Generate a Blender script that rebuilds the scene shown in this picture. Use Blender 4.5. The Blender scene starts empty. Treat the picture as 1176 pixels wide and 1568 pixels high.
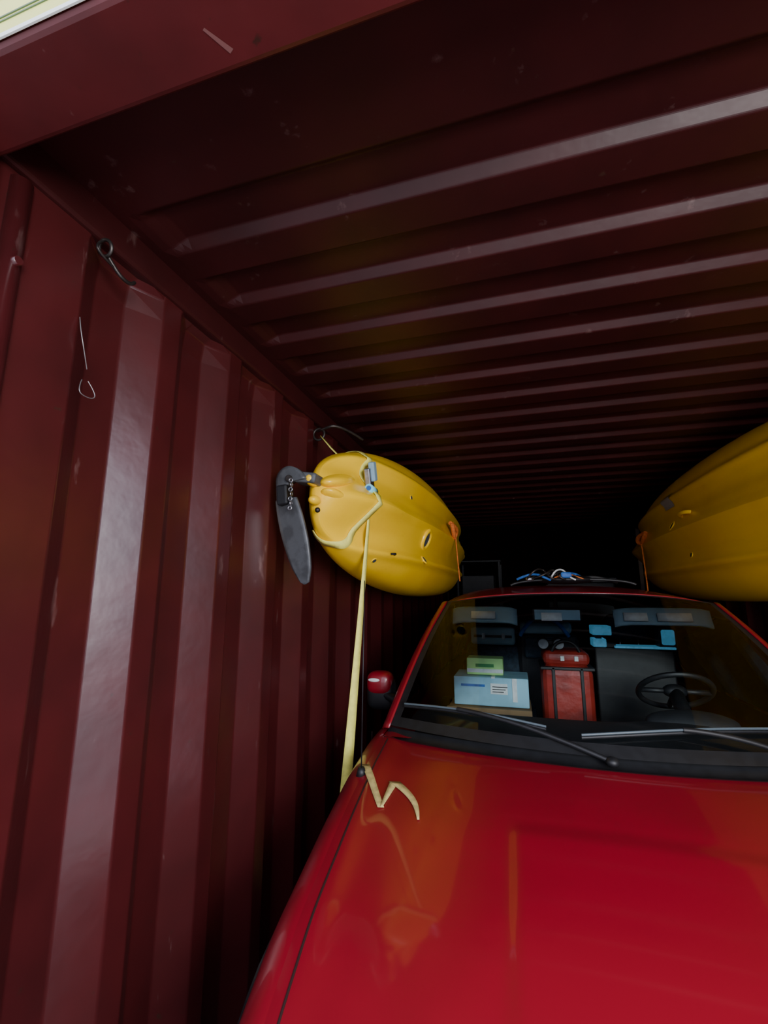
import bpy, bmesh, math, random
from mathutils import Vector, Matrix
random.seed(4)
scene = bpy.context.scene
C = bpy.context

# ------------------------------------------------------------------ helpers
def link(o, parent=None):
    scene.collection.objects.link(o)
    if parent: o.parent = parent
    return o

def empty(name, loc=(0,0,0)):
    e = bpy.data.objects.new(name, None); e.empty_display_size = .1
    return link(e)

def mat(name, col, rough=.5, metal=0, coat=0, var=0.0, vscale=6, bump=0.0, bscale=40, col2=None, thr=(.45,.6), spec=.5, emis=None):
    m = bpy.data.materials.new(name); m.use_nodes = True
    nt = m.node_tree; b = nt.nodes['Principled BSDF']
    b.inputs['Base Color'].default_value = (*col,1)
    b.inputs['Roughness'].default_value = rough
    b.inputs['Metallic'].default_value = metal
    b.inputs['Coat Weight'].default_value = coat
    b.inputs['Coat Roughness'].default_value = .06
    b.inputs['Specular IOR Level'].default_value = spec
    tc = nt.nodes.new('ShaderNodeTexCoord')
    n = nt.nodes.new('ShaderNodeTexNoise'); n.inputs['Scale'].default_value = vscale; n.inputs['Detail'].default_value = 6
    nt.links.new(tc.outputs['Object'], n.inputs['Vector'])
    r = nt.nodes.new('ShaderNodeValToRGB')
    r.color_ramp.elements[0].position = thr[0]; r.color_ramp.elements[1].position = thr[1]
    c2 = col2 if col2 else tuple(max(0,c*(1-var)) for c in col)
    r.color_ramp.elements[0].color = (*col,1); r.color_ramp.elements[1].color = (*c2,1)
    nt.links.new(n.outputs['Fac'], r.inputs['Fac'])
    nt.links.new(r.outputs['Color'], b.inputs['Base Color'])
    if bump>0:
        n2 = nt.nodes.new('ShaderNodeTexNoise'); n2.inputs['Scale'].default_value = bscale; n2.inputs['Detail'].default_value=3
        nt.links.new(tc.outputs['Object'], n2.inputs['Vector'])
        bp = nt.nodes.new('ShaderNodeBump'); bp.inputs['Strength'].default_value = bump; bp.inputs['Distance'].default_value=.01
        nt.links.new(n2.outputs['Fac'], bp.inputs['Height']); nt.links.new(bp.outputs['Normal'], b.inputs['Normal'])
    if emis:
        b.inputs['Emission Color'].default_value=(*emis[0],1); b.inputs['Emission Strength'].default_value=emis[1]
    return m

def mesh(name, verts, faces, m=None, parent=None, smooth=False, mats=None, fm=None):
    me = bpy.data.meshes.new(name); me.from_pydata([tuple(v) for v in verts], [], faces); me.update()
    o = bpy.data.objects.new(name, me)
    if mats:
        for x in mats: me.materials.append(x)
        if fm:
            for i,p in enumerate(me.polygons): p.material_index = fm[i]
    elif m: me.materials.append(m)
    if smooth:
        for p in me.polygons: p.use_smooth = True
    return link(o, parent)

def grid(name, nu, nv, f, m=None, parent=None, smooth=True, thick=0, mats=None, fmf=None, flip=False):
    vs=[f(i/nu, j/nv) for j in range(nv+1) for i in range(nu+1)]
    fs=[]; fm=[]
    for j in range(nv):
        for i in range(nu):
            a=j*(nu+1)+i
            q=(a,a+1,a+nu+2,a+nu+1)
            fs.append(q[::-1] if flip else q)
            if fmf: fm.append(fmf((i+.5)/nu,(j+.5)/nv))
    o=mesh(name,vs,fs,m,parent,smooth,mats,fm if fmf else None)
    if thick:
        s=o.modifiers.new('s','SOLIDIFY'); s.thickness=thick; s.offset=0
    return o

def box(name, lo, hi, m, parent=None, bev=.008, rot=None, taper=None):
    bm=bmesh.new()
    c=[(lo[i]+hi[i])/2 for i in range(3)]; s=[hi[i]-lo[i] for i in range(3)]
    bmesh.ops.create_cube(bm,size=1)
    for v in bm.verts:
        v.co=Vector((v.co.x*s[0],v.co.y*s[1],v.co.z*s[2]))
        if taper and v.co.z>0: v.co.x*=taper; v.co.y*=taper
    if bev: bmesh.ops.bevel(bm,geom=bm.edges[:],offset=min(bev,min(s)*.45),segments=3,profile=.5,affect='EDGES')
    if rot: bmesh.ops.rotate(bm,verts=bm.verts,cent=(0,0,0),matrix=Matrix.Rotation(rot[1],3,rot[0]))
    for v in bm.verts: v.co+=Vector(c)
    me=bpy.data.meshes.new(name); bm.to_mesh(me); bm.free(); me.materials.append(m)
    o=bpy.data.objects.new(name,me); 
    return link(o,parent)

def tube(name, pts, r, m, parent=None, cyc=False, smooth=True, res=6):
    cu=bpy.data.curves.new(name,'CURVE'); cu.dimensions='3D'; cu.bevel_depth=r; cu.bevel_resolution=res//2; cu.use_fill_caps=True
    sp=cu.splines.new('NURBS' if smooth and len(pts)>2 else 'POLY'); sp.points.add(len(pts)-1)
    for i,p in enumerate(pts): sp.points[i].co=(*p,1)
    if sp.type=='NURBS': sp.order_u=3; sp.use_endpoint_u=not cyc
    sp.use_cyclic_u=cyc; sp.resolution_u=6
    cu.materials.append(m)
    o=bpy.data.objects.new(name,cu); link(o)
    C.view_layer.update()
    dg=C.evaluated_depsgraph_get(); me=bpy.data.meshes.new_from_object(o.evaluated_get(dg))
    bpy.data.objects.remove(o); 
    for p in me.polygons: p.use_smooth=True
    n=bpy.data.objects.new(name,me)
    return link(n,parent)

def ribbon(name, pts, wdirs, width, m, parent=None, thick=.002):
    vs=[];fs=[]
    for i,p in enumerate(pts):
        p=Vector(p); w=Vector(wdirs[i] if isinstance(wdirs,list) else wdirs).normalized()
        wd=width[i] if isinstance(width,list) else width
        vs+= [p-w*wd/2, p+w*wd/2]
    for i in range(len(pts)-1): fs.append((2*i,2*i+1,2*i+3,2*i+2))
    o=mesh(name,vs,fs,m,parent,True)
    s=o.modifiers.new('s','SOLIDIFY'); s.thickness=thick; s.offset=0
    return o

def cyl(name, p0, p1, r0, m, parent=None, r1=None, seg=24, bev=0):
    p0=Vector(p0);p1=Vector(p1); d=p1-p0; r1=r0 if r1 is None else r1
    bm=bmesh.new(); bmesh.ops.create_cone(bm,cap_ends=True,segments=seg,radius1=r0,radius2=r1,depth=d.length)
    if bev:
        es=[e for e in bm.edges if abs(abs(e.verts[0].co.z)-d.length/2)<1e-5 and abs(e.verts[0].co.z-e.verts[1].co.z)<1e-5]
        bmesh.ops.bevel(bm,geom=es,offset=bev,segments=3,affect='EDGES')
    q=d.to_track_quat('Z','Y').to_matrix()
    for v in bm.verts: v.co=q@v.co+(p0+p1)/2
    me=bpy.data.meshes.new(name); bm.to_mesh(me); bm.free(); me.materials.append(m)
    for p in me.polygons: p.use_smooth = len(p.vertices)<=4
    return link(bpy.data.objects.new(name,me),parent)

def torus(name, c, R, r, axis, m, parent=None, sx=1, seg=36):
    ax=Vector(axis).normalized(); q=ax.to_track_quat('Z','Y').to_matrix(); c=Vector(c)
    def f(u,v):
        a=u*2*math.pi; b=v*2*math.pi
        return c+q@Vector(((R+r*math.cos(b))*math.cos(a)*sx,(R+r*math.cos(b))*math.sin(a),r*math.sin(b)))
    return grid(name,seg,10,f,m,parent)

def sst(a,b,x):
    t=max(0,min(1,(x-a)/(b-a))); return t*t*(3-2*t)
def spow(x,p): return math.copysign(abs(x)**p,x)
def interp(tab,y):
    if y<=tab[0][0]: return tab[0][1:]
    for a,b in zip(tab,tab[1:]):
        if y<=b[0]:
            t=(y-a[0])/(b[0]-a[0]); 
            return tuple(p+(q-p)*t for p,q in zip(a[1:],b[1:]))
    return tab[-1][1:]

# ------------------------------------------------------------------ materials
def paint_container(name, k=1.0, rough=.30, spec=1.0):
    m=mat(name,(.17,.022,.026),rough,bump=.12,bscale=14,spec=spec)
    nt=m.node_tree; b=nt.nodes['Principled BSDF']; N=nt.nodes; L=nt.links
    tc=[n for n in N if n.type=='TEX_COORD'][0]
    base=[n for n in N if n.type=='VALTORGB'][0]
    base.color_ramp.elements[0].position=.3; base.color_ramp.elements[1].position=.75
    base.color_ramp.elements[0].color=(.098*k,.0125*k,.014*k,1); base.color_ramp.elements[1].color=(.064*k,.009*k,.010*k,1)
    mp=N.new('ShaderNodeMapping'); mp.inputs['Scale'].default_value=(9,9,2.2)
    L.new(tc.outputs['Object'],mp.inputs['Vector'])
    n=N.new('ShaderNodeTexNoise'); n.inputs['Scale'].default_value=1.6; n.inputs['Detail'].default_value=9; n.inputs['Roughness'].default_value=.65
    L.new(mp.outputs['Vector'],n.inputs['Vector'])
    r=N.new('ShaderNodeValToRGB'); r.color_ramp.elements[0].position=.64; r.color_ramp.elements[1].position=.73
    L.new(n.outputs['Fac'],r.inputs['Fac'])
    mx=N.new('ShaderNodeMix'); mx.data_type='RGBA'
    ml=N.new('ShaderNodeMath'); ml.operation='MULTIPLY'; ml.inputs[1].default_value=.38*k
    L.new(r.outputs['Color'],ml.inputs[0]); L.new(ml.outputs[0],mx.inputs[0])
    L.new(base.outputs['Color'],mx.inputs[6]); mx.inputs[7].default_value=(.36,.24,.22,1)
    n3=N.new('ShaderNodeTexNoise'); n3.inputs['Scale'].default_value=38; n3.inputs['Detail'].default_value=4
    L.new(tc.outputs['Object'],n3.inputs['Vector'])
    r3=N.new('ShaderNodeValToRGB'); r3.color_ramp.elements[0].position=.70; r3.color_ramp.elements[1].position=.76
    L.new(n3.outputs['Fac'],r3.inputs['Fac'])
    mx2=N.new('ShaderNodeMix'); mx2.data_type='RGBA'
    L.new(r3.outputs['Color'],mx2.inputs[0]); L.new(mx.outputs[2],mx2.inputs[6]); mx2.inputs[7].default_value=(.04,.014,.010,1)
    L.new(mx2.outputs[2],b.inputs['Base Color'])
    return m
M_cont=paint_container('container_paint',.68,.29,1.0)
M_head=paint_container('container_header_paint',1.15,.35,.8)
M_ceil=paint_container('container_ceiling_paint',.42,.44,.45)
M_back=paint_container('container_end_darkened',.04,.85,.05)  # end wall colour blackened to stand in for light falling off inside
M_floor=mat('plywood_floor',(.06,.04,.03),.8,var=.5,vscale=5,bump=.2)
M_ground=mat('concrete_yard',(.34,.34,.33),.9,var=.25,vscale=20,bump=.4)
M_red=mat('car_red_paint',(.235,.002,.012),.42,coat=.6,var=.08,vscale=3)
M_black=mat('black_plastic',(.010,.011,.013),.5,var=.3,vscale=30)
M_seam=mat('seam_dark',(.02,.002,.002),.7)
M_int=mat('interior_dark',(.014,.016,.020),.7,var=.3,vscale=12,bump=.1,bscale=90)
M_cloth=mat('seat_cloth',(.022,.042,.065),.85,var=.4,vscale=50,bump=.2,bscale=200)
M_visor=mat('visor_blue_grey',(.26,.42,.52),.7,var=.15)
M_kay=mat('kayak_yellow',(.98,.62,.010),.28,col2=(.92,.56,.008),vscale=3,bump=.05,bscale=60)
M_strap=mat('strap_yellow',(.88,.85,.18),.75,var=.12,vscale=40,bump=.2,bscale=300)
M_strap_refl=mat('strap_reflection_tone',(.62,.50,.18),.75,var=.25,vscale=40,bump=.2,bscale=300)  # muted strap colour, as mirrored in the hood
M_grey=mat('rudder_grey',(.085,.092,.10),.4,var=.35,vscale=18,bump=.15)
M_metal=mat('steel',(.5,.52,.55),.3,metal=1,var=.3,vscale=20)
M_dmetal=mat('dark_steel',(.08,.07,.065),.45,metal=.8,var=.4,vscale=30)
M_tyre=mat('tyre_rubber',(.02,.02,.02),.8,var=.3,vscale=30)
M_orange=mat('orange_rope',(.85,.22,.04),.7,var=.3,vscale=80)
M_white=mat('white_label',(.80,.84,.84),.6,var=.12,vscale=30)
M_blue=mat('blue_webbing',(.03,.16,.55),.6,var=.3,vscale=30)
M_cyan=mat('cyan_plastic',(.25,.80,.98),.4,var=.15)
M_cyan_glow=mat('cyan_added_glow',(.20,.62,.85),.4,var=.35,vscale=25,emis=((.12,.42,.70),.25))  # glow added to brighten the cyan cabin items
M_box=mat('pale_blue_carton',(.33,.62,.76),.6,var=.15,vscale=8)
M_brown=mat('brown_carton',(.30,.19,.09),.7,var=.2,vscale=8)
M_green=mat('green_carton',(.52,.92,.32),.5,var=.2,vscale=8)
M_bag=mat('red_bag_fabric',(.38,.03,.02),.45,var=.3,vscale=9,bump=.4,bscale=18)
M_wire=mat('bare_wire',(.30,.28,.28),.4,metal=.7)
M_hole=mat('scupper_dark',(.03,.05,.08),.6)
M_lamp=mat('headlamp_lens',(.6,.62,.65),.1,coat=1)
def glass():
    m=bpy.data.materials.new('windshield_glass'); m.use_nodes=True; nt=m.node_tree
    for n in list(nt.nodes): nt.nodes.remove(n)
    o=nt.nodes.new('ShaderNodeOutputMaterial'); t=nt.nodes.new('ShaderNodeBsdfTransparent'); g=nt.nodes.new('ShaderNodeBsdfGlossy')
    t.inputs['Color'].default_value=(.88,.96,.96,1); g.inputs['Roughness'].default_value=.03
    f=nt.nodes.new('ShaderNodeFresnel'); f.inputs['IOR'].default_value=1.36
    x=nt.nodes.new('ShaderNodeMixShader')
    nt.links.new(f.outputs[0],x.inputs[0]); nt.links.new(t.outputs[0],x.inputs[1]); nt.links.new(g.outputs[0],x.inputs[2]); nt.links.new(x.outputs[0],o.inputs[0])
    return m
M_glass=glass()
M_decal=mat('hazard_decal_yellow',(.80,.82,.22),.5,var=.1)
M_decal_w=mat('decal_white_edge',(.85,.9,.85),.5,var=.1)
M_decal_k=mat('decal_dark_line',(.10,.16,.08),.5)

# ------------------------------------------------------------------ container shell
Y0,Y1=.35,6.25
XL,XR=-.90,1.45
ZC=2.41
def wall(name,xin,sgn):
    prof=[(.545,0)]
    y=.612
    while y<Y1-.02:
        for dy,d in ((0,0),(.065,0),(.130,.050),(.216,.050)):
            if y+dy<Y1-.005: prof.append((y+dy,d))
        y+=.300
    prof.append((Y1,0))
    vs=[];fs=[]
    zs=[0,.6,1.2,1.8,2.24,2.30,2.325]
    for z in zs:
        for (yy,d) in prof: vs.append((xin-sgn*(d if z<2.25 else (d*.85 if z<2.31 else 0)),yy,z))
    n=len(prof)
    for j in range(len(zs)-1):
        for i in range(n-1):
            a=j*n+i; q=(a,a+1,a+n+1,a+n); fs.append(q if sgn<0 else q[::-1])
    o=mesh(name,vs,fs,M_cont)
    b=o.modifiers.new('b','BEVEL'); b.width=.004; b.segments=3; b.limit_method='ANGLE'; b.angle_limit=.2
    return o
wall('wall_left',XL,1); wall('wall_right',XR,-1)
vs=[];fs=[];prof=[];x=XL
while x<XR:
    for dx,d in ((0,0),(.07,0),(.14,.036),(.21,.036)): 
        if x+dx<XR: prof.append((x+dx,d))
    x+=.278
prof.append((XR,0))
for z in (0,ZC): 
    for (xx,d) in prof: vs.append((xx,Y1+d,z))
n=len(prof); fs=[(i,i+1,i+1+n,i+n) for i in range(n-1)]
mesh('wall_back',vs,fs,M_back)
prof=[(.40,0),(.60,0)]
k=0
while True:
    c=.86+k*.235
    if c>Y1-.1: break
    prof+=[(c-.128,0),(c-.103,1),(c-.011,1),(c+.011,0)]
    k+=1
prof.append((Y1,0))
xs=[XL-.02,-.86,-.835,-.81,-.785,-.76]+[(-.76+i*(1.31+.76)/8) for i in range(1,9)]+[1.335,1.36,1.385,1.41,XR+.02]
vs=[];fs=[]
for xx in xs:
    t=min(sst(-.855,-.775,xx),1-sst(1.325,1.405,xx))
    for (yy,d) in prof: vs.append((xx,yy,ZC-.012+ .024*d*t))
n=len(prof)
for j in range(len(xs)-1):
    for i in range(n-1):
        a=j*n+i; fs.append((a,a+1,a+n+1,a+n))
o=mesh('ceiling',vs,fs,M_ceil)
b=o.modifiers.new('b','BEVEL'); b.width=.004; b.segments=3; b.limit_method='ANGLE'; b.angle_limit=.2
box('trim_1',(XL-.06,.40,2.315),(XL+.012,Y1,2.47),M_ceil,bev=.01)
box('trim_2',(XR-.012,.40,2.315),(XR+.06,Y1,2.47),M_ceil,bev=.01)
box('trim_3',(XL-.06,.5,-.05),(XL+.02,Y1,.12),M_cont,bev=.01)
box('trim_4',(XR-.02,.5,-.05),(XR+.06,Y1,.12),M_cont,bev=.01)
box('trim_5',(XL-.13,.35,2.30),(XR+.13,.482,2.62),M_head,bev=.012)
def post(name,x0,sg):
    e=empty(name)
    a,b_=sorted((x0+sg*.035,x0-sg*.13)); box('post_web',(a,.35,-.05),(b_,.47,2.62),M_cont,e,bev=.012)
    a,b_=sorted((x0-sg*.003,x0-sg*.13)); box('post_return',(a,.46,-.05),(b_,.565,2.45),M_cont,e,bev=.003)
    cyl('post_round_edge',(x0-sg*.001,.528,0),(x0-sg*.001,.528,2.30),.020,M_cont,e)
    for z in (.5,1.3,2.12): cyl('lashing_nub',(x0-sg*.01,.528,z),(x0+sg*.028,.528,z),.011,M_cont,e,r1=.008)
post('trim_6',XL,1); post('trim_7',XR,-1)
box('trim_8',(XL-.13,.46,2.48),(XR+.13,Y1+.06,2.50),M_cont,bev=0)
box('floor',(XL-.13,Y0,-.06),(XR+.13,Y1+.06,0),M_floor,bev=0)
mesh('ground',[(-25,-25,-.15),(25,-25,-.15),(25,25,-.15),(-25,25,-.15)],[(0,1,2,3)],M_ground)
e=empty('header_warning_decal')
box('decal_yellow',(-1.02,.347,2.306),(-.40,.3495,2.60),M_decal,e,bev=0)
box('decal_edge',(-1.02,.346,2.304),(-.39,.3485,2.312),M_decal_w,e,bev=0)
for z in (2.335,2.343,2.385): box('decal_line',(-1.0,.3455,z),(-.42,.347,z+.0025),M_decal_k,e,bev=0)
mesh('paint_scratch',[(-.395,.42,2.2995),(-.391,.418,2.2995),(-.366,.452,2.2995),(-.374,.456,2.2995)],[(0,1,2,3)],mat('bare_scratch',(.20,.08,.075),.6))

# ------------------------------------------------------------------ kayaks
def make_kayak(sg, cx, cy, cz, hl, hw, dout, din):
    e=empty('kayak')
    def pos(s,al,off=0):
        s=max(-1,min(1,s))
        pw=(max(0,1-abs(s)**2.2))**.41; pd=(max(0,1-abs(s)**2.6))**.5
        ca,sa=math.cos(al),math.sin(al)
        z=spow(sa,.92)*(hw*pw+off)
        d=(dout if ca>0 else din)*pd
        x=spow(ca,.75)*(d+off)
        if ca>0:
            tz=sa*pw
            e_=sst(.62,.92,abs(s))
            bump=.024*math.exp(-(tz/.06)**2)+.026*math.exp(-((abs(tz)-.50)/.055)**2) - .020*math.exp(-((abs(tz)-.27)/.11)**2)
            bump+=e_*(.055*math.exp(-((tz)/.13)**2)-.030*math.exp(-((abs(tz)-.34)/.12)**2))
            x+= pd**.5*bump*min(1,ca*2.5)
        x-=.05*s*s
        return Vector((cx+sg*x, cy+hl*s, cz+z))
    def f(u,v):
        s=-math.cos(v*math.pi)
        return pos(s,u*2*math.pi)
    hull=grid('hull',160,110,f,M_kay,e,flip=(sg<0))
    def nrm(s,al):
        a=pos(s+.01,al)-pos(s-.01,al); b=pos(s,al+.02)-pos(s,al-.02)
        n=a.cross(b).normalized()
        if n.x*sg<0: n=-n
        return n
    def scup(name,s,al,r,el=1.0):
        p=pos(s,al); n=nrm(s,al)
        torus(name+'_rim',p,r,r*.25,n,M_kay,e,sx=el)
        q=n.to_track_quat('Z','Y').to_matrix()
        vs=[p+n*.004]+[p+n*.004+q@Vector((r*.9*el*math.cos(i*math.pi/12),r*.9*math.sin(i*math.pi/12),0)) for i in range(24)]
        mesh(name+'_hole',vs,[(0,i+1,(i+1)%24+1) for i in range(24)],M_hole,e)
    return e,pos,nrm,scup
KL,posL,nrmL,scL=make_kayak(1,-.655,3.20,1.87,1.70,.385,.225,.19)
for s,al,r in ((-.58,.33,.011),(-.50,-.55,.020),(-.46,-.19,.052),(-.79,-1.0,.011)): scL('scupper',s,al,r)
def blob(name,c,r,m,parent,seg=24,rx=0,ex=1.0):
    c=Vector(c); R_=Matrix.Rotation(rx,3,'X')
    def f(u,v):
        a=u*2*math.pi;b=(v-.5)*math.pi
        return c+R_@Vector((r[0]*spow(math.cos(b),ex)*spow(math.cos(a),ex),r[1]*spow(math.cos(b),ex)*spow(math.sin(a),ex),r[2]*spow(math.sin(b),ex)))
    return grid(name,seg,12,f,m,parent)
blob('stern_lobe',(-.655,1.60,1.935),(.055,.13,.030),M_kay,KL,rx=.25)
blob('stern_lobe',(-.655,1.60,1.855),(.055,.12,.026),M_kay,KL,rx=-.2)
blob('stern_knob',(-.705,1.475,1.915),(.024,.04,.024),M_kay,KL)
blob('stern_knob',(-.70,1.485,1.84),(.022,.03,.018),M_kay,KL)
blob('stern_bolt',(-.68,1.47,1.80),(.010,.01,.010),M_dmetal,KL)
tube('toggle_cord',[(-.42,3.05,1.98),(-.39,3.15,1.96),(-.40,3.22,1.93),(-.42,3.2,1.88),(-.40,3.1,1.90),(-.41,3.05,1.98)],.014,M_orange,KL)
tube('toggle_cord_tail',[(-.40,3.15,1.93),(-.385,3.1,1.75),(-.36,3.0,1.585)],.004,M_orange,KL)
for s,al in ((-.74,-.72),):
    p=posL(s,al); n=nrmL(s,al)
    tube('pad_eye',[p+Vector((0,-.022,0)),p+n*.016+Vector((0,-.008,0)),p+n*.016+Vector((0,.008,0)),p+Vector((0,.022,0))],.005,M_black,KL)
KR,posR,nrmR,scR=make_kayak(-1,1.22,3.15,1.89,1.90,.43,.245,.20)
for s,al,r in ((.06,.08,.028),(-.04,-.35,.014)): scR('scupper',s,al,r)
tube('grab_handle',[posR(-.10,.16,0),posR(-.095,.16,.03),posR(-.03,.16,.03),posR(-.025,.16,0)],.012,M_kay,KR)
grid('sticker',10,10,lambda u,v: posR(.05+u*.10+.02*v, .36+v*.26, .006),mat('sticker_grey',(.35,.34,.33),.5,var=.3),KR)
tube('toggle_cord',[(1.0,4.0,1.98),(.97,4.1,1.97),(.97,4.15,1.92),(1.0,4.1,1.90),(.98,4.02,1.93),(1.0,4.0,1.98)],.017,M_orange,KR)
tube('toggle_cord_tail',[(.98,4.08,1.92),(.97,4.0,1.75),(.95,3.9,1.52)],.005,M_orange,KR)

R=empty('rudder'); R.parent=KL
def fan(u,v):
    a=math.radians(5+215*u); r=.004+.068*v*(1-.10*math.sin(u*9))
    return Vector((-.780+r*math.cos(a)*.95,1.45+r*math.cos(a)*-.25,1.905+r*math.sin(a)*.80))
grid('rudder_head',30,5,fan,M_grey,R,thick=.022)
cyl('pivot_bolt',(-.78,1.425,1.915),(-.78,1.47,1.915),.013,M_dmetal,R,bev=.003)
box('rudder_bracket',(-.77,1.44,1.90),(-.68,1.52,1.94),M_grey,R,bev=.01,rot=('Y',.15))
box('rudder_yoke',(-.830,1.43,1.82),(-.785,1.49,1.895),M_black,R,bev=.008,rot=('Y',-.1))
def blade(u,v):
    w=.018+ .050*math.sin(math.pi*(v*.74+.24))**.7 if v<.985 else .005
    if v>.8: w*=1-.35*((v-.8)/.2)**1.5
    a=(u-.5)*2
    z=1.845-.31*v; y=1.455+.02*v
    return Vector((-.80+.078*v + a*w*.9, y - a*w*.35, z))
grid('rudder_blade',8,40,blade,M_grey,R,thick=.010)
for i in range(7): torus('rudder_chain',(-.765+.004*(i%2),1.42,1.905-.017*i),.007,.0022,(1,0,0) if i%2 else (0,1,0),M_metal,R,seg=12)

S=empty('ratchet_strap')
def surf_ribbon(name,path,pos,width,off=.004,n=30):
    segs=len(path)-1; P=[]
    for i in range(segs):
        for k in range(n//segs+ (1 if i==segs-1 else 0)):
            t=k/(n//segs); P.append((path[i][0]+(path[i+1][0]-path[i][0])*t, path[i][1]+(path[i+1][1]-path[i][1])*t))
    Q=[pos(s,a,off) for s,a in P]; wd=[]
    for i in range(len(Q)):
        tn=(Q[min(i+1,len(Q)-1)]-Q[max(i-1,0)]).normalized()
        s,a=P[i]; nn=(pos(s+.01,a)-pos(s-.01,a)).cross(pos(s,a+.02)-pos(s,a-.02)).normalized()
        wd.append(tn.cross(nn))
    return ribbon(name,Q,wd,width,M_strap,S)
surf_ribbon('strap_around_stern',[(-.955,-2.2),(-.93,-1.4),(-.90,-.8),(-.875,.1),(-.86,.35)],posL,.034,off=.007)
surf_ribbon('strap_over_top',[(-.87,.3),(-.84,1.0),(-.80,1.6),(-.78,2.1)],posL,.034)
bp=posL(-.87,.35,.018)
box('buckle_body',(bp.x-.012,bp.y-.026,bp.z-.055),(bp.x+.016,bp.y+.026,bp.z+.055),M_metal,S,bev=.006,rot=('X',.35))
box('buckle_lever',(bp.x+.004,bp.y-.020,bp.z-.00),(bp.x+.030,bp.y+.020,bp.z+.08),M_visor,S,bev=.006,rot=('X',.35))
cyl('buckle_pin',(bp.x+.012,bp.y-.036,bp.z-.038),(bp.x+.012,bp.y+.036,bp.z-.038),.018,M_cyan,S)
cyl('buckle_cap',(bp.x+.012,bp.y-.039,bp.z-.038),(bp.x+.012,bp.y-.035,bp.z-.038),.010,M_blue,S)
ribbon('strap_to_ring',[posL(-.78,2.0,.005),(-.80,1.86,2.17),(-.865,1.89,2.245)],(0,1,.2),.03,M_strap,S)
torus('wall_ring',(-.878,1.89,2.255),.028,.006,(0,1,0),M_dmetal,S)
tube('ring_cord',[(-.87,1.86,2.26),(-.80,1.75,2.22),(-.72,1.75,2.24),(-.66,1.9,2.21)],.006,M_dmetal,S)
top=Vector((bp.x+.01,bp.y,bp.z-.04)); bot=Vector((-.725,1.83,.35))
pts=[];wd=[];ww=[]
for i in range(25):
    t=i/24; pts.append(top.lerp(bot,t)); a=1.35*(1-t)**1.0
    wd.append((math.cos(a)*.96,math.cos(a)*.28+math.sin(a)*0.9,0)); ww.append(.014+.040*t)
ribbon('strap_down',pts,wd,ww,M_strap,S)

Hk=empty('lashing_hook')
torus('ring',(-.878,.70,2.290),.018,.004,(0,1,.3),M_dmetal,Hk)
tube('hook',[(-.878,.71,2.275),(-.872,.73,2.25),(-.868,.755,2.240),(-.870,.775,2.248),(-.876,.785,2.262)],.0045,M_dmetal,Hk)
tube('hook_tail',[(-.878,.69,2.30),(-.872,.67,2.275),(-.872,.69,2.26),(-.874,.73,2.255)],.003,M_dmetal,Hk)
W=empty('loose_wire')
tube('wire_a',[(-.895,.675,2.10),(-.885,.672,2.07),(-.885,.685,2.03),(-.900,.71,1.995)],.0011,M_wire,W)
tube('wire_b',[(-.898,.70,1.965),(-.885,.685,1.94),(-.885,.69,1.925),(-.885,.72,1.925),(-.885,.728,1.94),(-.892,.71,1.965)],.0011,M_wire,W)

# ------------------------------------------------------------------ car
car=empty('car')
CX=.25
BT=[ (.50,.50,.60),(.53,.60,.67),(.58,.67,.725),(.66,.715,.775),(.78,.745,.82),(1.0,.780,.875),(1.3,.805,.935),(1.55,.825,.975),(1.80,.84,1.0),(2.0,.85,1.0)]
def smooth_int(y):
    a=[0,0]; 
    for k in (-.04,-.02,0,.02,.04):
        r=interp(BT,y+k); a[0]+=r[0]/5; a[1]+=r[1]/5
    return a
def hood_z(x,y):
    w,zc=smooth_int(y)
    r=min(1,abs(x)/w)
    z=zc-.055*r**2.2
    z+=.006*(1-sst(.27,.31,abs(x)))*(1-sst(1.25,1.32,y))
    z+=.010*math.exp(-((abs(x)-w*.90)/.05)**2)
    return z
def front_prof(u,v):
    y=.50+(v**1.15)*1.52
    w,zc=smooth_int(y)
    a=(u-.5)*2; s=1 if a>0 else -1; a=abs(a)
    if a<.62:
        x=a/.62*w*.93; z=hood_z(x,y)
    elif a<.80:
        t=(a-.62)/.18; z0=hood_z(w*.93,y)
        th=t*math.pi/2
        x=w*.93+(w*.07+.03)*math.sin(th); z=z0-.14*(1-math.cos(th))
    else:
        t=(a-.80)/.20; z0=hood_z(w*.93,y)-.14
        x=w+.03+.02*math.sin(t*math.pi)-.05*t*t; z=z0+( .22-z0)*t
    return Vector((CX+s*x, y, z))
def side_front(sg):
    def f(u,v):
        return front_prof(.5+sg*(.31+.19*u),v)
    return f
def hoodf(u,v):
    y=.50+(1.60+.20*min(1,abs(2*u-1))**2-.50)*v**1.1
    x=(2*u-1)*smooth_int(y)[0]*.93
    return Vector((CX+x,y,hood_z(x,y)))
grid('hood',140,100,hoodf,M_red,car)
for sg in (-1,1):
    grid('fender',30,60,side_front(sg),M_red,car,flip=(sg<0))
for sg in (-1,1):
    def f(u,v):
        y=1.79+.24*v; w=smooth_int(y)[0]; x=w*.93-(.115)*(1-u)
        return Vector((CX+sg*x,y,hood_z(x,y)-.002))
    grid('fender_top',8,8,f,M_red,car)
for sg in (-1,1):
    pts=[]
    for i in range(24):
        y=.60+1.16*i/23; w=smooth_int(y)[0]; x=w*.895; pts.append((CX+sg*x,y,hood_z(x,y)-.0005))
    tube('hood_seam',pts,.0028,M_seam,car)
def nose(u,v):
    w,zc=smooth_int(.50); x=(2*u-1)*(w+.03*(1-v))
    z=.22+(hood_z(min(abs(x),w*.93),.50)-.22)*v
    return Vector((CX+x,.50-.05*math.sin(v*math.pi)*(1-(2*u-1)**2*.6)+0.0,z))
grid('nose',40,16,nose,M_red,car)
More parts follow.
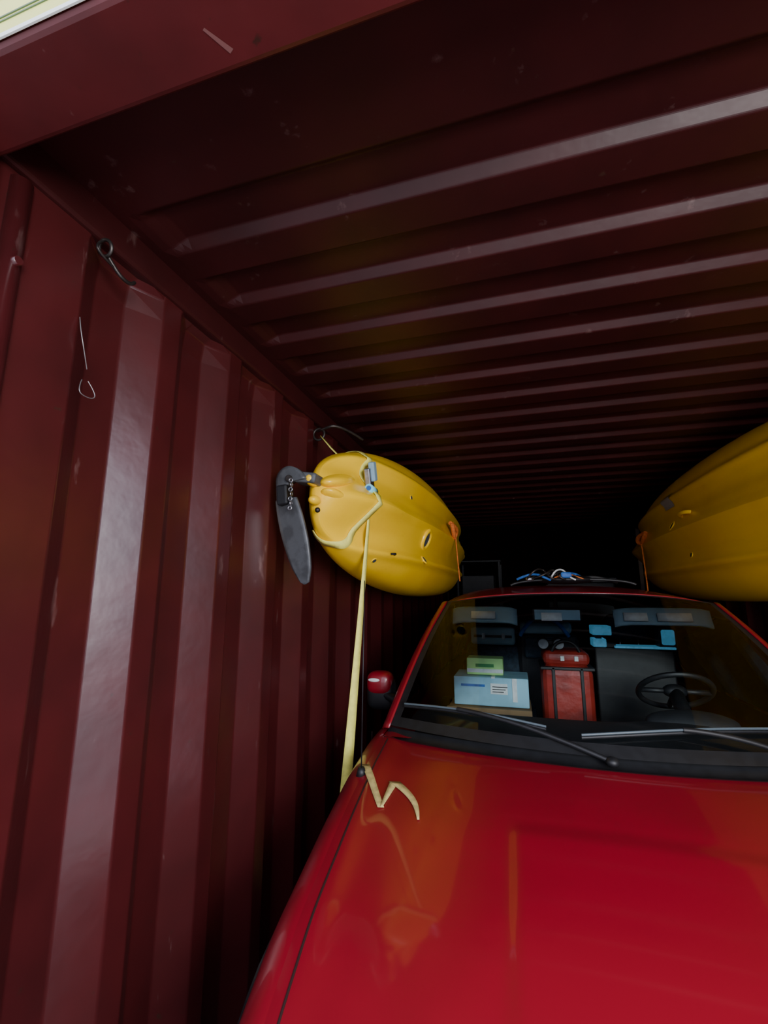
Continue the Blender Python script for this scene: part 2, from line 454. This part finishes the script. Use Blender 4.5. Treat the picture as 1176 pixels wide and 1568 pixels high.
box('bumper',(CX-.72,.44,.28),(CX+.72,.62,.46),M_red,car,bev=.05)
box('grille',(CX-.30,.425,.50),(CX+.30,.47,.60),M_black,car,bev=.015)
for i in range(3): box('grille_slat',(CX-.28,.418,.515+.028*i),(CX+.28,.43,.522+.028*i),M_metal,car,bev=.002)
box('lower_intake',(CX-.4,.432,.30),(CX+.4,.46,.37),M_black,car,bev=.01)
for sg in (-1,1):
    a,b_=sorted((CX+sg*.36,CX+sg*.62)); box('headlamp',(a,.46,.50),(b_,.56,.62),M_lamp,car,bev=.03)
def side(sg):
    def f(u,v):
        y=2.0+2.55*v; wend=1-.10*sst(3.9,4.55,y)
        t=u; z=.97+(.22-.97)*t
        x=(.85*.93+ (.85*.07+.03)*math.sin(min(1,t*4)*math.pi/2)+.02*math.sin(t*math.pi)-.04*t*t)*wend
        return Vector((CX+sg*x,y,z))
    return f
for sg in (-1,1):
    grid('body_side',24,30,side(sg),M_red,car,flip=(sg>0))
    for yy in (2.05,3.05,3.95): 
        tube('door_seam',[ (CX+sg*.905,yy,.9),(CX+sg*.912,yy,.6),(CX+sg*.90,yy,.3)],.003,M_seam,car)
    for yy in (2.85,3.8): box('door_handle',(CX+sg*.90-.012,yy-.08,.80),(CX+sg*.90+.025*sg+.012,yy+.08,.835),M_black,car,bev=.01)
    for yy in (1.25,3.80):
        cyl('wheel_arch',(CX+sg*.80,yy,.33),(CX+sg*.872,yy,.33),.36,M_black,car,seg=40)
        cyl('tyre',(CX+sg*.70,yy,.30),(CX+sg*.885,yy,.30),.30,M_tyre,car,seg=44,bev=.03)
        cyl('rim',(CX+sg*.85,yy,.30),(CX+sg*.892,yy,.30),.19,M_metal,car,seg=32,bev=.01)
        for k in range(5):
            a=k*2*math.pi/5; c=Vector((CX+sg*.892,yy+.1*math.cos(a),.30+.1*math.sin(a)))
            cyl('rim_hole',c,c+Vector((sg*.002,0,0)),.04,M_black,car,seg=16)
def tail(u,v):
    x=(2*u-1)*.80; z=.22+.76*v
    return Vector((CX+x,4.55+.06*math.sin(v*math.pi)*(1-(2*u-1)**2),z))
grid('tailgate',20,14,tail,M_red,car)
for sg in (-1,1):
    a,b_=sorted((CX+sg*.60,CX+sg*.79)); box('tail_lamp',(a,4.52,.72),(b_,4.62,.95),mat('tail_lamp_red',(.4,.01,.01),.2),car,bev=.02)
box('rear_bumper',(CX-.78,4.5,.28),(CX+.78,4.68,.48),M_red,car,bev=.05)
box('underbody',(CX-.72,.6,.20),(CX+.72,4.5,.26),M_black,car,bev=0)
def ws(u,v,off=0):
    a=2*u-1
    b=Vector((CX+.765*a,1.65+.20*a*a,1.0-.012*a*a)); t=Vector((CX+.615*a,2.36+.10*abs(a)**2,1.505-.045*abs(a)**2.4))
    p=b.lerp(t,v); p.z+=.03*math.sin(v*math.pi); p.y-=.02*math.sin(v*math.pi)
    n=Vector((a*.35,-.56,.80)).normalized()
    return p+n*off
def wsm(u,v):
    return 1 if (u<.022 or u>.978 or v<.05 or v>.975) else 0
grid('windshield',90,60,ws,None,car,mats=[M_glass,M_black],fmf=wsm)
for sg in (-1,1):
    def f(u,v):
        uu=0 if sg<0 else 1
        p=ws(uu,v*1.02-.02,.004)
        th=u*math.pi*.75
        return p+Vector((sg*(.045*math.sin(th*.67)-.004),.075*(1-math.cos(th*.67)), -.03*u*u))
    grid('a_pillar',8,30,f,M_red,car,thick=.004)
def cowl(u,v):
    a=2*u-1
    return Vector((CX+.775*a,1.585+.085*v+.20*a*a,.985-.02*math.sin(v*math.pi)+.010*v-.02*a*a))
grid('cowl',50,8,cowl,M_black,car)
def roof(u,v):
    a=2*u-1; y0=2.36+.10*a*a; y=y0+(4.25-y0)*v
    hw=.615+.02*math.sin(v*math.pi)-.04*v
    z=1.505+.062*math.sin(min(1,v*1.25)*math.pi/2)-.10*sst(.6,1.0,v)-.045*abs(a)**2.4-.015*abs(a)**8
    return Vector((CX+hw*a*1.02,y,z))
grid('roof',50,40,roof,M_red,car,thick=.006)
grid('headliner',20,20,lambda u,v: roof(.03+.94*u,.02+.96*v)-Vector((0,0,.022)),M_int,car)
for sg in (-1,1):
    def rs(u,v):
        p=roof(0 if sg<0 else 1,v); 
        return p+Vector((sg*.05*math.sin(u*math.pi/2),0,-.06*(1-math.cos(u*math.pi/2))-.01*u))
    grid('roof_side',6,30,rs,M_red,car,thick=.005)
    def sgl(u,v):
        p=rs(1,v); q=Vector((CX+sg*.80,2.0+2.45*v,.97))
        return p.lerp(q,u)
    grid('side_glass',8,40,sgl,None,car,mats=[M_glass,M_red,M_black],fmf=lambda u,v:(1 if v>.86 or v<.03 else (2 if (u<.06 or u>.94 or abs(v-.42)<.03 or abs(v-.80)<.02) else 0)))
def rg(u,v):
    a=2*u-1; t=roof(u,1.0); b=Vector((CX+.78*a,4.52,.97))
    return t.lerp(b,v)
grid('rear_glass',30,16,rg,None,car,mats=[M_glass,M_red],fmf=lambda u,v:1 if (u<.08 or u>.92 or v<.08 or v>.88) else 0)
tube('roof_bar',[(-.04,2.95,1.555),(.0,2.95,1.580),(.3,2.95,1.592),(.62,2.95,1.580),(.66,2.95,1.555)],.008,M_black,car)
for sg in (-1,1):
    c=(CX+sg*.935,2.28,1.065)
    blob('mirror_cap',c,(.066,.050,.056),M_red,car,ex=.65)
    blob('mirror_housing',(c[0]-sg*.004,c[1]+.012,c[2]-.050),(.072,.052,.080),M_black,car,ex=.6)
    blob('mirror_indicator',(c[0]+sg*.02,c[1]-.048,c[2]+.018),(.030,.010,.009),M_white,car)
    tube('mirror_stalk',[(CX+sg*.80,2.22,.98),(CX+sg*.86,2.25,1.0),(CX+sg*.93,2.27,1.02)],.022,M_black,car)
ay=1.50; ax=CX-.765; az=hood_z(.765,ay)
cyl('antenna_base',(ax,ay,az-.005),(ax,ay,az+.022),.018,M_black,car,r1=.010)
cyl('antenna_mast',(ax,ay,az+.02),(ax-.004,ay+.03,az+.62),.0024,M_black,car,r1=.0016,seg=8)
M_wm=mat('wiper_metal',(.08,.11,.13),.35)
def wiper(u0,u1,v0,v1,piv):
    P=[ws(u0+(u1-u0)*t, v0+(v1-v0)*t+.02*math.sin(t*math.pi), .014) for t in [i/12 for i in range(13)]]
    tube('wiper_blade',P,.006,M_black,car)
    Q=[p+Vector((0,-.006,.010)) for p in P]
    tube('wiper_spine',Q,.004,M_wm,car)
    mid=Q[5]
    pv=ws(piv[0],piv[1],.02)
    tube('wiper_arm',[pv,pv.lerp(mid,.35)+Vector((0,0,.02)),pv.lerp(mid,.8)+Vector((0,0,.015)),mid],.008,M_black,car)
    blob('wiper_pivot',pv,(.02,.02,.015),M_black,car)
wiper(.03,.38,.10,.075,(.50,-.03))
wiper(.45,.93,.055,.12,(.88,-.02))
def dash(u,v):
    a=2*u-1
    y=1.72+.18*a*a*(1-v)+.60*v
    z=.955+.02*math.sin(v*math.pi)-.12*sst(.85,1,v)+ .035*math.exp(-((a-.52)/.25)**2)*sst(.4,.8,v)
    return Vector((CX+.72*a,y,z))
grid('dashboard',40,20,dash,M_int,car)
box('dash_front',(CX-.72,2.28,.55),(CX+.72,2.33,.90),M_int,car,bev=.02)
box('cabin_floor',(CX-.78,2.0,.36),(CX+.78,4.5,.40),M_int,car,bev=0)
sw=Vector((CX+.40,2.40,1.075)); axv=Vector((0,.62,.80))
torus('steering_wheel',sw,.145,.012,axv,M_black,car)
q=axv.normalized().to_track_quat('Z','Y').to_matrix()
blob('steering_hub',sw,(.05,.035,.03),M_black,car)
for k in range(3):
    a=math.radians((0,180,-90)[k]); v_=q@Vector((math.cos(a),math.sin(a),0)); cyl('wheel_spoke',sw,sw+v_*.145,.011,M_black,car)
cyl('steering_column',sw,(CX+.40,2.2,.93),.03,M_black,car)
blob('instrument_cluster',(CX+.40,2.22,.985),(.17,.08,.05),M_int,car)
for sx in (-.38,.38):
    box('seat_cushion',(CX+sx-.25,2.62,.50),(CX+sx+.25,3.1,.72),M_cloth,car,bev=.06)
    box('seat_back',(CX+sx-.24,3.0,.62),(CX+sx+.24,3.16,1.20),M_cloth,car,bev=.06,rot=('X',-.15),taper=.85)
    box('headrest',(CX+sx-.13,3.08,1.23),(CX+sx+.13,3.18,1.38),M_cloth,car,bev=.045)
    for k in (-.05,.05): cyl('headrest_post',(CX+sx+k,3.12,1.1),(CX+sx+k,3.12,1.27),.006,M_metal,car)
box('rear_seat',(CX-.65,3.6,.5),(CX+.65,3.8,1.15),M_cloth,car,bev=.06)
for sx in (-.4,.4): box('rear_headrest',(CX+sx-.12,3.66,1.15),(CX+sx+.12,3.75,1.28),M_cloth,car,bev=.04)
for x0,x1 in ((-.33,-.01),(.43,.83)):
    grid('sun_visor',12,8,lambda u,v:Vector((x0+(x1-x0)*u,2.43-.035*v,1.435-.075*v-.012*(abs(2*u-1)**6))),M_visor,car,thick=.014)
for x0,x1 in ((-.235,-.115),(.10,.19),(.47,.57),(.61,.75)):
    grid('visor_label',2,2,lambda u,v:Vector((x0+(x1-x0)*u,(2.400 if x0<0 or x0>.3 else 2.298)-.016*v,1.415-.036*v)),M_white,car,thick=.002)
box('rear_view_mirror',(.06,2.30,1.375),(.28,2.325,1.435),M_black,car,bev=.014)
box('mirror_glass',(.07,2.297,1.382),(.27,2.301,1.428),M_visor,car,bev=.003)
tube('mirror_stem',[(.17,2.32,1.42),(.17,2.36,1.46),(.17,2.37,1.48)],.010,M_black,car)
# loose things inside the car
b1=empty('cardboard_box'); box('carton',(-.37,2.66,.90),(.03,2.90,1.05),M_box,b1,bev=.006)
box('carton_label',(-.17,2.655,.965),(-.08,2.659,1.02),M_white,b1,bev=0)
box('carton_text',(-.33,2.655,1.0),(-.2,2.659,1.012),M_blue,b1,bev=0)
for i in range(3): box('label_text',(-.16,2.653,.975+.013*i),(-.10+.01*i,2.656,.979+.013*i),M_black,b1,bev=0)
box('carton_tape',(-.165,2.657,1.046),(-.145,2.902,1.0525),M_white,b1,bev=0)
box('tape_drop',(-.055,2.655,.93),(-.03,2.659,1.05),M_white,b1,bev=0)
b2=empty('cardboard_box'); box('carton',(-.40,2.60,.72),(.04,2.92,.895),M_brown,b2,bev=.006); box('carton_flap',(-.40,2.585,.86),(.04,2.60,.905),M_brown,b2,bev=.002)
b3=empty('snack_carton'); box('carton',(-.30,2.70,1.055),(-.10,2.82,1.145),M_green,b3,bev=.006)
box('carton_stripe',(-.298,2.697,1.068),(-.102,2.70,1.088),M_white,b3,bev=0); box('carton_logo',(-.25,2.696,1.098),(-.15,2.699,1.115),mat('logo_green',(.05,.3,.08),.5),b3,bev=0)
g=empty('duffel_bag'); 
box('bag_body',(.10,2.66,.78),(.36,2.92,1.13),M_bag,g,bev=.05); box('bag_top',(.11,2.68,1.12),(.35,2.90,1.20),M_bag,g,bev=.035)
box('bag_band',(.095,2.652,1.105),(.365,2.93,1.12),M_black,g,bev=.004)
for xx in (.16,.30): box('bag_strap',(xx-.008,2.652,.8),(xx+.008,2.66,1.12),M_black,g,bev=.003)
tube('bag_handle',[(.16,2.70,1.195),(.18,2.70,1.25),(.28,2.70,1.25),(.30,2.70,1.195)],.009,M_black,g)
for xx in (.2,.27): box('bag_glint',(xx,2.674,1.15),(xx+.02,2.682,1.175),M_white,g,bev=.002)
c=empty('glowing_cyan_bits')  # cyan bits in the cabin, lifted by an added glow
box('cyan_bar',(.50,2.84,1.207),(.80,2.95,1.219),M_cyan_glow,c,bev=.004); box('cyan_block',(.39,2.84,1.21),(.46,2.95,1.255),M_cyan_glow,c,bev=.006); box('cyan_block',(.39,2.84,1.275),(.49,2.95,1.325),M_cyan_glow,c,bev=.006); box('bit_link',(.41,2.86,1.24),(.44,2.93,1.29),M_black,c,bev=.004); box('cyan_block',(.735,2.84,1.23),(.80,2.95,1.31),M_cyan_glow,c,bev=.010); box('bit_link',(.46,2.86,1.207),(.51,2.93,1.23),M_black,c,bev=.004); box('bit_frame',(.725,2.85,1.20),(.812,2.955,1.32),M_black,c,bev=.006)
box('bit_stand',(.40,2.88,.70),(.80,2.97,1.210),M_black,c,bev=.01)
c=empty('equipment_bag'); box('bag_body',(-.02,3.0,.60),(.34,3.25,1.27),M_int,c,bev=.05); box('bag_pocket',(.02,2.96,1.12),(.25,3.01,1.24),M_cloth,c,bev=.02)
box('bag_flap',(-.0,2.98,1.26),(.30,3.2,1.34),M_visor,c,bev=.03); tube('bag_strap',[(0,2.99,1.25),(.06,2.96,1.36),(.2,2.96,1.38),(.28,2.99,1.25)],.012,M_blue,c)
c=empty('tool_case'); box('case_body',(-.30,2.98,1.19),(-.03,3.07,1.30),M_visor,c,bev=.02); box('case_band',(-.28,2.972,1.235),(-.05,2.982,1.25),M_black,c,bev=.002)
for xx in (-.23,-.11): box('case_latch',(xx,2.97,1.225),(xx+.02,2.982,1.26),M_metal,c,bev=.003)
c=empty('binoculars')
for xx in (.12,.20):
    cyl('barrel',(xx,2.72,1.232),(xx,2.84,1.232),.030,M_int,c,bev=.004); cyl('lens_ring',(xx,2.712,1.232),(xx,2.722,1.232),.026,M_metal,c)
box('bridge',(.13,2.75,1.225),(.19,2.80,1.245),M_black,c,bev=.004)

Z=empty('strap_reflection')  # ribbon on the hood drawing the reflection of the yellow strap
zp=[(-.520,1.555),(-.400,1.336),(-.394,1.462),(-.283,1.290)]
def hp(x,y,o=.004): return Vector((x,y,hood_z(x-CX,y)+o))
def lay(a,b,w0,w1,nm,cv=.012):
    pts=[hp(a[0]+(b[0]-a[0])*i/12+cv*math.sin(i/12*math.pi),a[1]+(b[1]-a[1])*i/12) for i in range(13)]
    ribbon(nm,pts,(1,.30,-.03),[w0+(w1-w0)*i/12 for i in range(13)],M_strap_refl,Z,.0015)
lay(zp[0],zp[1],.028,.018,'reflection_a',.0); lay(zp[1],zp[2],.008,.026,'reflection_b',0); lay(zp[2],zp[3],.034,.006,'reflection_c',.020)

G=empty('tie_down_straps')
blob('dark_sling',(.28,3.0,1.588),(.17,.10,.028),M_black,G)
ms=[M_blue,M_dmetal,M_black,M_dmetal,M_black,M_white,M_black,M_orange,M_blue]
for i in range(9):
    x0=.10+.028*i; y0=2.93+random.uniform(-.08,.08)
    pts=[(x0-.06+random.uniform(-.05,.05),y0,1.59),(x0-.03,y0-.05,1.60+random.uniform(0,.05)),(x0+.03,y0+.06,1.64+random.uniform(-.03,.02)),(x0+.05,y0-.03,1.60),(x0+.09,y0,1.585)]
    tube('strap_coil',pts,.005 if i%2 else .007,ms[i],G)
box('ratchet',(.05,2.93,1.58),(.10,2.99,1.605),M_metal,G,bev=.01); box('ratchet',(.25,2.88,1.595),(.31,2.93,1.63),M_blue,G,bev=.01)
tube('coil',[(.28,3.0,1.58),(.42,3.0,1.61),(.52,3.02,1.59),(.58,3.05,1.57)],.010,M_black,G)
sh=empty('storage_rack')
for xx in (-.62,-.18): 
    for yy in (5.0,5.5): box('rack_post',(xx-.010,yy-.010,0),(xx+.010,yy+.010,1.86),M_int,sh,bev=.003)
for z in (.4,.9,1.4,1.845): box('rack_shelf',(-.64,4.98,z),(-.16,5.52,z+.014),M_int,sh,bev=.003)
box('rack_bin',(-.58,5.02,1.42),(-.24,5.45,1.70),M_int,sh,bev=.01); box('rack_bin',(-.58,5.02,.92),(-.24,5.45,1.2),M_int,sh,bev=.01)
cr=empty('storage_crate'); 
box('crate_body',(.3,5.1,0),(.95,5.6,1.62),M_int,cr,bev=.02); box('crate_lid',(.28,5.08,1.62),(.97,5.62,1.67),M_black,cr,bev=.01)

# ------------------------------------------------------------------ light
w=bpy.data.worlds.new('world'); scene.world=w; w.use_nodes=True
bg=w.node_tree.nodes['Background']; bg.inputs[0].default_value=(.76,.79,1,1); bg.inputs[1].default_value=3.1
def area(name,loc,target,sx,sy,power,col):
    l=bpy.data.lights.new(name,'AREA'); l.shape='RECTANGLE'; l.size=sx; l.size_y=sy; l.energy=power; l.color=col
    o=bpy.data.objects.new(name,l); link(o); o.location=loc
    o.rotation_euler=(Vector(target)-Vector(loc)).to_track_quat('-Z','Y').to_euler(); return o
area('daylight_from_door',(1.25,-1.0,1.7),(-.7,1.7,1.85),.9,.9,82,(1,.98,.96))

# ------------------------------------------------------------------ camera
th,ph=math.radians(16.3),math.radians(10.35)
cd=bpy.data.cameras.new('camera'); cam=bpy.data.objects.new('camera',cd); link(cam)
cd.sensor_fit='VERTICAL'; cd.sensor_height=36; cd.sensor_width=27; cd.lens=36*690/1568; cd.clip_start=.01
cam.location=(0,0,1.5); cam.rotation_euler=(math.pi/2+ph,0,th)
scene.camera=cam
